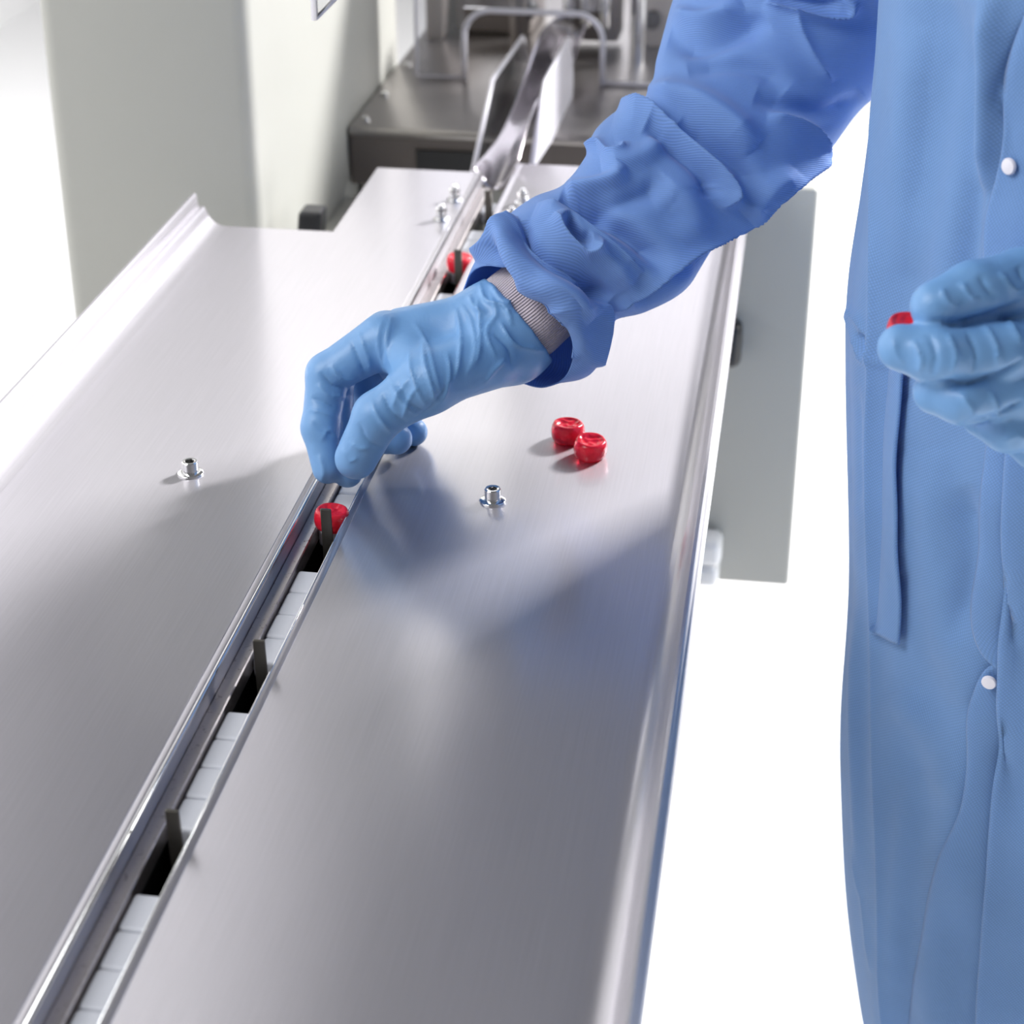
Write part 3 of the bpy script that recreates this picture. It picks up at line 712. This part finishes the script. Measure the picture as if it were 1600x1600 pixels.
# sleeves
def sleeve(name, sta, tilt, strokes, nv, nu, m, gather=0, squash=.92):
    S_ = spline(sta, 14); n = len(S_); s = np.linspace(0, n-1, nv)
    A = np.stack([np.interp(s, np.arange(n), S_[:, k]) for k in range(S_.shape[1])], 1)
    C_ = np.zeros((nv, 3)); E1 = np.zeros((nv, 3)); E2 = np.zeros((nv, 3))
    for i, (tx, ty, bx, by, D) in enumerate(A):
        a, b = pd(tx, ty, D), pd(bx, by, D); C_[i] = (a+b)/2; e1 = (a-b)/2; v = CAM-C_[i]; v /= np.linalg.norm(v)
        e2 = v-e1*(v@e1)/(e1@e1); e2 /= np.linalg.norm(e2); E1[i] = e1; E2[i] = e2*np.linalg.norm(e1)*squash
    ax = np.gradient(C_, axis=0); ax /= np.linalg.norm(ax, axis=1, keepdims=True)
    ph = np.linspace(0, 2*PI, nu, endpoint=False)
    L = np.r_[0, np.cumsum(np.linalg.norm(np.diff(C_, axis=0), axis=1))]
    P = C_[:, None]+np.cos(ph)[None, :, None]*E1[:, None]+np.sin(ph)[None, :, None]*E2[:, None]
    P += ax[:, None]*(tilt*np.exp(-L/.035))[:, None, None]*np.sin(ph)[None, :, None]
    N = grid_normals(P)
    out = P-C_[:, None]; N *= np.sign((N*out).sum(-1).mean())
    w = np.sin(ph*7+L[:, None]*55)*.6+np.sin(ph*4-L[:, None]*90+1)*.8+np.sin(ph*11+L[:, None]*130)*.3
    P = P+N*(w*.0006*(1+gather*np.exp(-L/.05))[:, None])[..., None]*(.25+.75*np.abs(np.sin(ph)))[None, :, None]
    P = sculpt(P, N, strokes, 1.7)
    per = np.linalg.norm(E1, axis=1).mean()*2*PI
    UV = np.stack(np.broadcast_arrays((ph/(2*PI)*per)[None, :], L[:, None]), -1)
    o = grid_mesh(name, P, m, gown, UV); return o
def stations(P, Rr, prev=None):
    # sleeve stations along points of the room, each with its radius
    px, w = pr(np.array(P)); out = []
    for i in range(len(P)):
        a = px[i-1] if i else (prev if prev is not None else px[0]); b = px[min(i+1, len(P)-1)]
        d = (b-a)/np.linalg.norm(b-a); n = np.array([d[1], -d[0]])*Rr[i]*F/w[i]
        out.append((px[i][0]+n[0], px[i][1]+n[1], px[i][0]-n[0], px[i][1]-n[1], w[i]))
    return out
staR = [(737, 428, 876, 596, 1.150), (752, 396, 926, 582, 1.150), (786, 346, 953, 530, 1.152), (832, 310, 958, 501, 1.155), (880, 289, 1010, 486, 1.160),
        (915, 245, 1072, 452, 1.168), (932, 203, 1118, 384, 1.175), (972, 168, 1168, 346, 1.185), (1016, 143, 1232, 305, 1.195), (1026, 92, 1290, 243, 1.21),
        (1040, 40, 1345, 172, 1.225), (1056, -15, 1420, 100, 1.235), (1085, -100, 1480, 0, 1.215),]
staR += stations([bp(.185, -.01, 1.30), bp(.165, -.01, 1.38), bp(.12, -.01, 1.41)], [.080, .078, .066], np.array([1282., -50.]))
sR = [
 # hem roll and gathers at the cuff
 ('sharp', [(772, 420), (815, 440), (850, 472), (868, 510), (885, 545), (905, 562)], .0025, 5, 6, .1),
 ('soft', [(812, 346), (822, 382), (850, 410), (890, 432), (925, 452), (948, 470)], -.0075, 11, 13, .12),
 ('soft', [(790, 350), (800, 392), (835, 432), (885, 462), (925, 500)], .0045, 12, 14, .15),
 ('sharp', [(809, 342), (780, 372), (742, 405)], .004, 9, 7, .1),
 ('step', [(806, 338), (822, 378), (852, 406), (892, 428), (925, 448)], .0040, 45, 3, .12),
 ('step', [(1300, 228), (1205, 298), (1165, 330), (1100, 372), (1020, 433), (985, 462)], .0038, 45, 3, .1),
 ('soft', [(778, 380), (800, 420), (820, 440)], -.003, 9, 9, .2),
 ('sharp', [(864, 350), (876, 378), (900, 397), (926, 396), (938, 378)], .0060, 7, 9, .12),
 ('soft', [(880, 352), (900, 374), (920, 382)], -.0055, 9, 9, .15),
 ('step', [(840, 318), (862, 328), (905, 348), (960, 385), (1000, 420)], .0048, 50, 3, .15),
 ('soft', [(872, 318), (930, 338), (985, 374), (1030, 418)], -.0085, 10, 18, .15),
 ('soft', [(845, 330), (900, 372), (960, 420), (985, 460)], .0035, 14, 14, .2),
 ('sharp', [(938, 470), (948, 495), (944, 530), (932, 575)], .003, 6, 8, .1),
 ('sharp', [(850, 475), (900, 485), (940, 470)], .0015, 10, 10, .2),
 # seam on the underside
 ('sharp', [(958, 484), (1020, 433), (1100, 372), (1165, 330), (1205, 298), (1290, 232)], .0045, 5, 10, .05),
 ('soft', [(990, 475), (1060, 430), (1130, 385)], -.004, 10, 8, .15),
 # forearm
 ('soft', [(1020, 300), (1060, 300), (1080, 340), (1060, 380)], .003, 22, 22, .2),
 ('soft', [(885, 300), (930, 292), (965, 280), (976, 264)], .0045, 8, 12, .15),
 ('soft', [(900, 322), (950, 318), (1010, 300), (1040, 280)], -.0040, 18, 16, .2),
 ('sharp', [(912, 238), (935, 222), (952, 240), (972, 238), (975, 222)], .003, 6, 6, .12),
 ('soft', [(940, 262), (980, 255), (1020, 235), (1030, 200)], .0035, 14, 18, .2),
 # elbow folds
 ('sharp', [(965, 164), (1010, 178), (1050, 206), (1090, 238), (1130, 276), (1140, 300), (1118, 326)], .0070, 16, 7, .12),
 ('soft', [(1010, 200), (1060, 236), (1100, 276), (1105, 310)], -.006, 13, 16, .15),
 ('soft', [(1060, 195), (1110, 225), (1160, 270), (1170, 310)], -.005, 14, 14, .2),
 ('soft', [(1010, 150), (1060, 150), (1120, 175), (1180, 230)], .006, 20, 22, .2),
 ('soft', [(1150, 330), (1190, 290), (1230, 262)], .004, 10, 10, .2),
 ('sharp', [(1200, 178), (1250, 190), (1278, 212), (1288, 236)], .0045, 10, 7, .15),
 ('soft', [(1180, 150), (1240, 170), (1300, 175), (1350, 150)], -.004, 16, 16, .2),
 ('sharp', [(1240, 10), (1258, 60), (1275, 95), (1300, 130)], .003, 8, 10, .15),
 ('sharp', [(1195, 4), (1245, 20), (1290, 24), (1322, 20), (1334, 8), (1320, -6)], .006, 6, 9, .12),
 ('soft', [(1205, -4), (1260, 8), (1310, 8)], -.0028, 9, 8, .2),
 ('soft', [(1045, 60), (1085, 70), (1130, 60), (1200, 30)], -.005, 18, 18, .2),
 ('soft', [(1050, 20), (1100, 30), (1160, 5)], .004, 14, 14, .2),
 ('soft', [(1075, 110), (1130, 100), (1190, 110), (1230, 140)], -.003, 15, 15, .2),
]
slR = sleeve('sleeve', staR, .026, sR, 420, 360, SLEEVE, gather=.6)
slR.modifiers.new('s', 'SOLIDIFY').thickness = .0008
# left sleeve, outside the frame
w0 = wrL-(elbL-wrL)*.05
sl2 = stations([w0, wrL+(elbL-wrL)*.4, wrL+(elbL-wrL)*.75, elbL+np.array([0, .005, .01]), elbL+(bp(-.185, -.01, 1.38)-elbL)*.35, elbL+(bp(-.185, -.01, 1.38)-elbL)*.75, bp(-.165, -.01, 1.39), bp(-.12, -.01, 1.41)], [.042, .055, .064, .066, .070, .076, .076, .066])
sleeve('sleeve', sl2, .0, [], 160, 140, SLEEVE)
# knitted cuff between glove and sleeve
staK = [(750, 447, 832, 571, 1.150), (776, 425, 862, 552, 1.150), (806, 404, 888, 528, 1.150), (836, 388, 914, 506, 1.152)]
kn = sleeve('knit_cuff', staK, .008, [], 60, 160, KNIT)
kn['label'] = 'white ribbed knit cuff'

# ---------------------------------------------------------------- gloves
def J(*p): return [pd(x, y, D) for x, y, D in p]
gi = J((598, 532, 1.143), (512, 585, 1.148), (501, 668, 1.147), (512, 732, 1.146))
gm = J((604, 524, 1.165), (520, 580, 1.172), (524, 675, 1.163), (543, 738, 1.152))
gt = J((760, 560, 1.128), (668, 598, 1.112), (590, 650, 1.116), (556, 716, 1.128))
gr = J((620, 530, 1.188), (570, 610, 1.195), (600, 680, 1.180), (620, 686, 1.176))
gp = J((650, 540, 1.205), (610, 620, 1.212), (632, 668, 1.200), (646, 675, 1.196))
pa = lambda x, y, D: pd(x, y, D)
cutC = pd(807, 494, 1.15); cutN = (CR*.77+CU*.635); cutN /= np.linalg.norm(cutN)
def handR(G):
    d = cone(G, pa(610, 530, 1.150), pa(790, 505, 1.150), .0150, .021)
    d = smin(d, cone(G, pa(630, 522, 1.185), pa(800, 505, 1.165), .015, .021), .012)
    d = smin(d, cone(G, pa(672, 588, 1.130), pa(800, 545, 1.145), .0150, .0185), .012)
    d = smin(d, cone(G, pa(640, 575, 1.165), pa(800, 540, 1.16), .016, .0185), .015)
    d = smin(d, cone(G, pa(790, 510, 1.15), pa(860, 462, 1.15), .0245, .0260), .015)
    d = smin(d, cone(G, pa(790, 510, 1.165), pa(860, 462, 1.165), .0235, .0240), .015)
    th_ = chain(G, gt, [.0155, .0150, .0128, .0112]); d = smin(d, th_, .010)
    web = cone(G, pa(640, 560, 1.135), pa(665, 600, 1.122), .013, .014); d = smin(d, web, .012)
    fs = [chain(G, gi, [.0155, .0125, .0112, .0092]), chain(G, gm, [.0150, .0125, .0112, .0092]), chain(G, gr, [.0135, .0115, .0105, .0095]), chain(G, gp, [.0125, .0105, .0095, .0088])]
    f_ = None
    for f in fs:
        f_ = smin(d, f, .007) if f_ is None else smin(f_, smin(d, f, .007), .0025)
    return np.maximum(f_, (G-cutC.astype(np.float32))@cutN.astype(np.float32))
allp = np.array(gi+gm+gt+gr+gp+[pa(870, 440, 1.15), pa(870, 560, 1.17)])
lo = allp.min(0)-.035; hi = allp.max(0)+.03
P_, Q_ = surface_nets(handR, lo, hi, .0012); P_ = relax(P_, Q_, 2)
wr = []
# creases of the stretched rubber
for pts, h in [
  ([(598, 498), (590, 530), (600, 575), (612, 600)], .0008), ([(612, 492), (604, 540), (616, 585)], .0007),
  ([(640, 545), (642, 580), (655, 615), (668, 638)], .0012), ([(660, 530), (664, 570), (676, 610), (682, 636)], .0014), ([(645, 500), (668, 540), (680, 585), (690, 622)], .0009),
  ([(698, 548), (702, 580), (696, 615), (686, 634)], .0012), ([(712, 480), (720, 520), (716, 570), (706, 600)], .0014), ([(718, 474), (735, 500), (742, 545), (728, 590)], .0010),
  ([(745, 462), (750, 500), (748, 550), (735, 580)], .0014), ([(765, 455), (775, 490), (760, 520), (775, 560)], .0012), ([(790, 560), (770, 580), (755, 600)], .0012),
  ([(748, 440), (760, 470), (790, 480), (800, 510)], .0016), ([(765, 440), (785, 470), (812, 472)], .0014), ([(780, 500), (800, 535), (830, 545), (856, 548)], .0016), ([(805, 470), (825, 500), (845, 530)], .0012),
  ([(770, 520), (795, 545), (800, 580)], -.0012), ([(732, 460), (742, 480), (760, 490)], .0014),
  ([(610, 600), (630, 630), (655, 650)], .0012), ([(598, 612), (612, 645), (636, 662)], -.0012), ([(585, 640), (605, 665), (625, 672)], .0010), ([(560, 660), (575, 690), (600, 700)], -.0010), ([(622, 595), (640, 630), (665, 645)], -.0010), ([(580, 625), (590, 650), (615, 680)], .0010),
  ([(545, 690), (560, 700), (580, 700)], .0008), ([(535, 700), (545, 720), (560, 715)], .0007),
  ([(515, 570), (535, 590), (560, 592)], .0012), ([(500, 582), (520, 602), (552, 608)], -.0014), ([(495, 600), (515, 618), (545, 620)], .0012), ([(486, 622), (505, 628), (530, 640)], -.0012), ([(482, 640), (505, 645), (530, 655)], .0010), ([(488, 660), (510, 675), (530, 680)], -.0008),
  ([(500, 690), (515, 672), (532, 690)], .0008), ([(498, 710), (506, 735), (502, 752)], .0010), ([(560, 520), (575, 560), (580, 590)], .0010), ([(548, 530), (560, 560), (572, 590)], -.0010),
  ([(700, 600), (670, 640), (645, 655)], -.0012), ([(655, 600), (640, 622), (628, 655)], .0012), ([(640, 590), (622, 615), (612, 640)], .0010)]:
    wr.append(('sharp', pts, h*1.45, 3.0, 3.6, .25))
P_ = sculpt(P_, vert_normals(P_, Q_), wr)
g1 = pp(quad_obj('glove', P_, Q_, GLOVE)); g1['label'] = 'wrinkled blue nitrile glove with fingertips in the channel'
li = J((1700, 545, 0.915), (1560, 552, 0.885), (1465, 556, 0.877), (1408, 543, 0.881))
lm = J((1700, 590, 0.920), (1590, 612, 0.895), (1505, 622, 0.885), (1462, 612, 0.890))
lr = J((1710, 630, 0.930), (1640, 668, 0.910), (1575, 668, 0.900), (1535, 650, 0.910))
lp = J((1720, 660, 0.940), (1680, 705, 0.925), (1620, 700, 0.917), (1585, 680, 0.925))
lt = J((1700, 470, 0.930), (1600, 444, 0.905), (1520, 455, 0.887), (1462, 478, 0.881))
def handL(G):
    d = cone(G, pd(1640, 560, 0.920), pd(1740, 560, 0.930), .028, .03)
    d = smin(d, cone(G, pd(1640, 500, 0.920), pd(1740, 520, 0.930), .022, .026), .02)
    d = smin(d, cone(G, pd(1650, 620, 0.927), pd(1740, 600, 0.930), .022, .026), .02)
    d = smin(d, chain(G, lt, [.018, .0150, .0118, .0100]), .012)
    f_ = d
    for c_, r_ in ((li, [.016, .0135, .0130, .0108]), (lm, [.015, .0130, .0118, .0105]), (lr, [.0145, .0120, .0112, .010]), (lp, [.0135, .0110, .010, .009])):
        f_ = smin(f_, smin(d, chain(G, c_, r_), .006), .003)
    return np.maximum(f_, (G-pd(1745, 560, 0.930).astype(np.float32))@CR.astype(np.float32))
allp = np.array(li+lm+lr+lp+lt+[pd(1745, 480, .915), pd(1745, 640, .945)]); lo = allp.min(0)-.035; hi = allp.max(0)+.035
P_, Q_ = surface_nets(handL, lo, hi, .0013); P_ = relax(P_, Q_, 2)
wl = []
for pts, h in [([(1470, 448), (1480, 470), (1500, 480)], .0012), ([(1500, 440), (1515, 462), (1530, 470)], .0014), ([(1530, 430), (1545, 455), (1560, 462)], -.0012), ([(1560, 425), (1580, 450), (1600, 452)], .0014), ([(1590, 415), (1600, 440)], -.001),
  ([(1425, 530), (1440, 560), (1435, 585)], .0012), ([(1450, 520), (1462, 555), (1455, 590)], -.0010), ([(1480, 520), (1492, 555), (1485, 590)], .0014), ([(1510, 515), (1525, 550), (1520, 585)], -.0012), ([(1535, 505), (1556, 540), (1560, 575)], .0014), ([(1575, 500), (1596, 540)], .0014),
  ([(1450, 500), (1500, 505), (1560, 490), (1600, 470)], -.0022), ([(1440, 600), (1500, 600), (1560, 588), (1600, 560)], -.0025), ([(1500, 615), (1520, 640), (1515, 655)], .0012), ([(1545, 610), (1560, 640), (1560, 660)], .0014), ([(1500, 665), (1550, 655), (1600, 625)], -.0018), ([(1565, 690), (1590, 680), (1604, 690)], .001), ([(1395, 525), (1400, 550), (1412, 570)], .0007)]:
    wl.append(('sharp', pts, h*1.7, 4, 4.5, .25))
P_ = sculpt(P_, vert_normals(P_, Q_), wl)
g2 = pp(quad_obj('glove', P_, Q_, GLOVE)); g2['label'] = 'blue nitrile glove pinching a red candy'
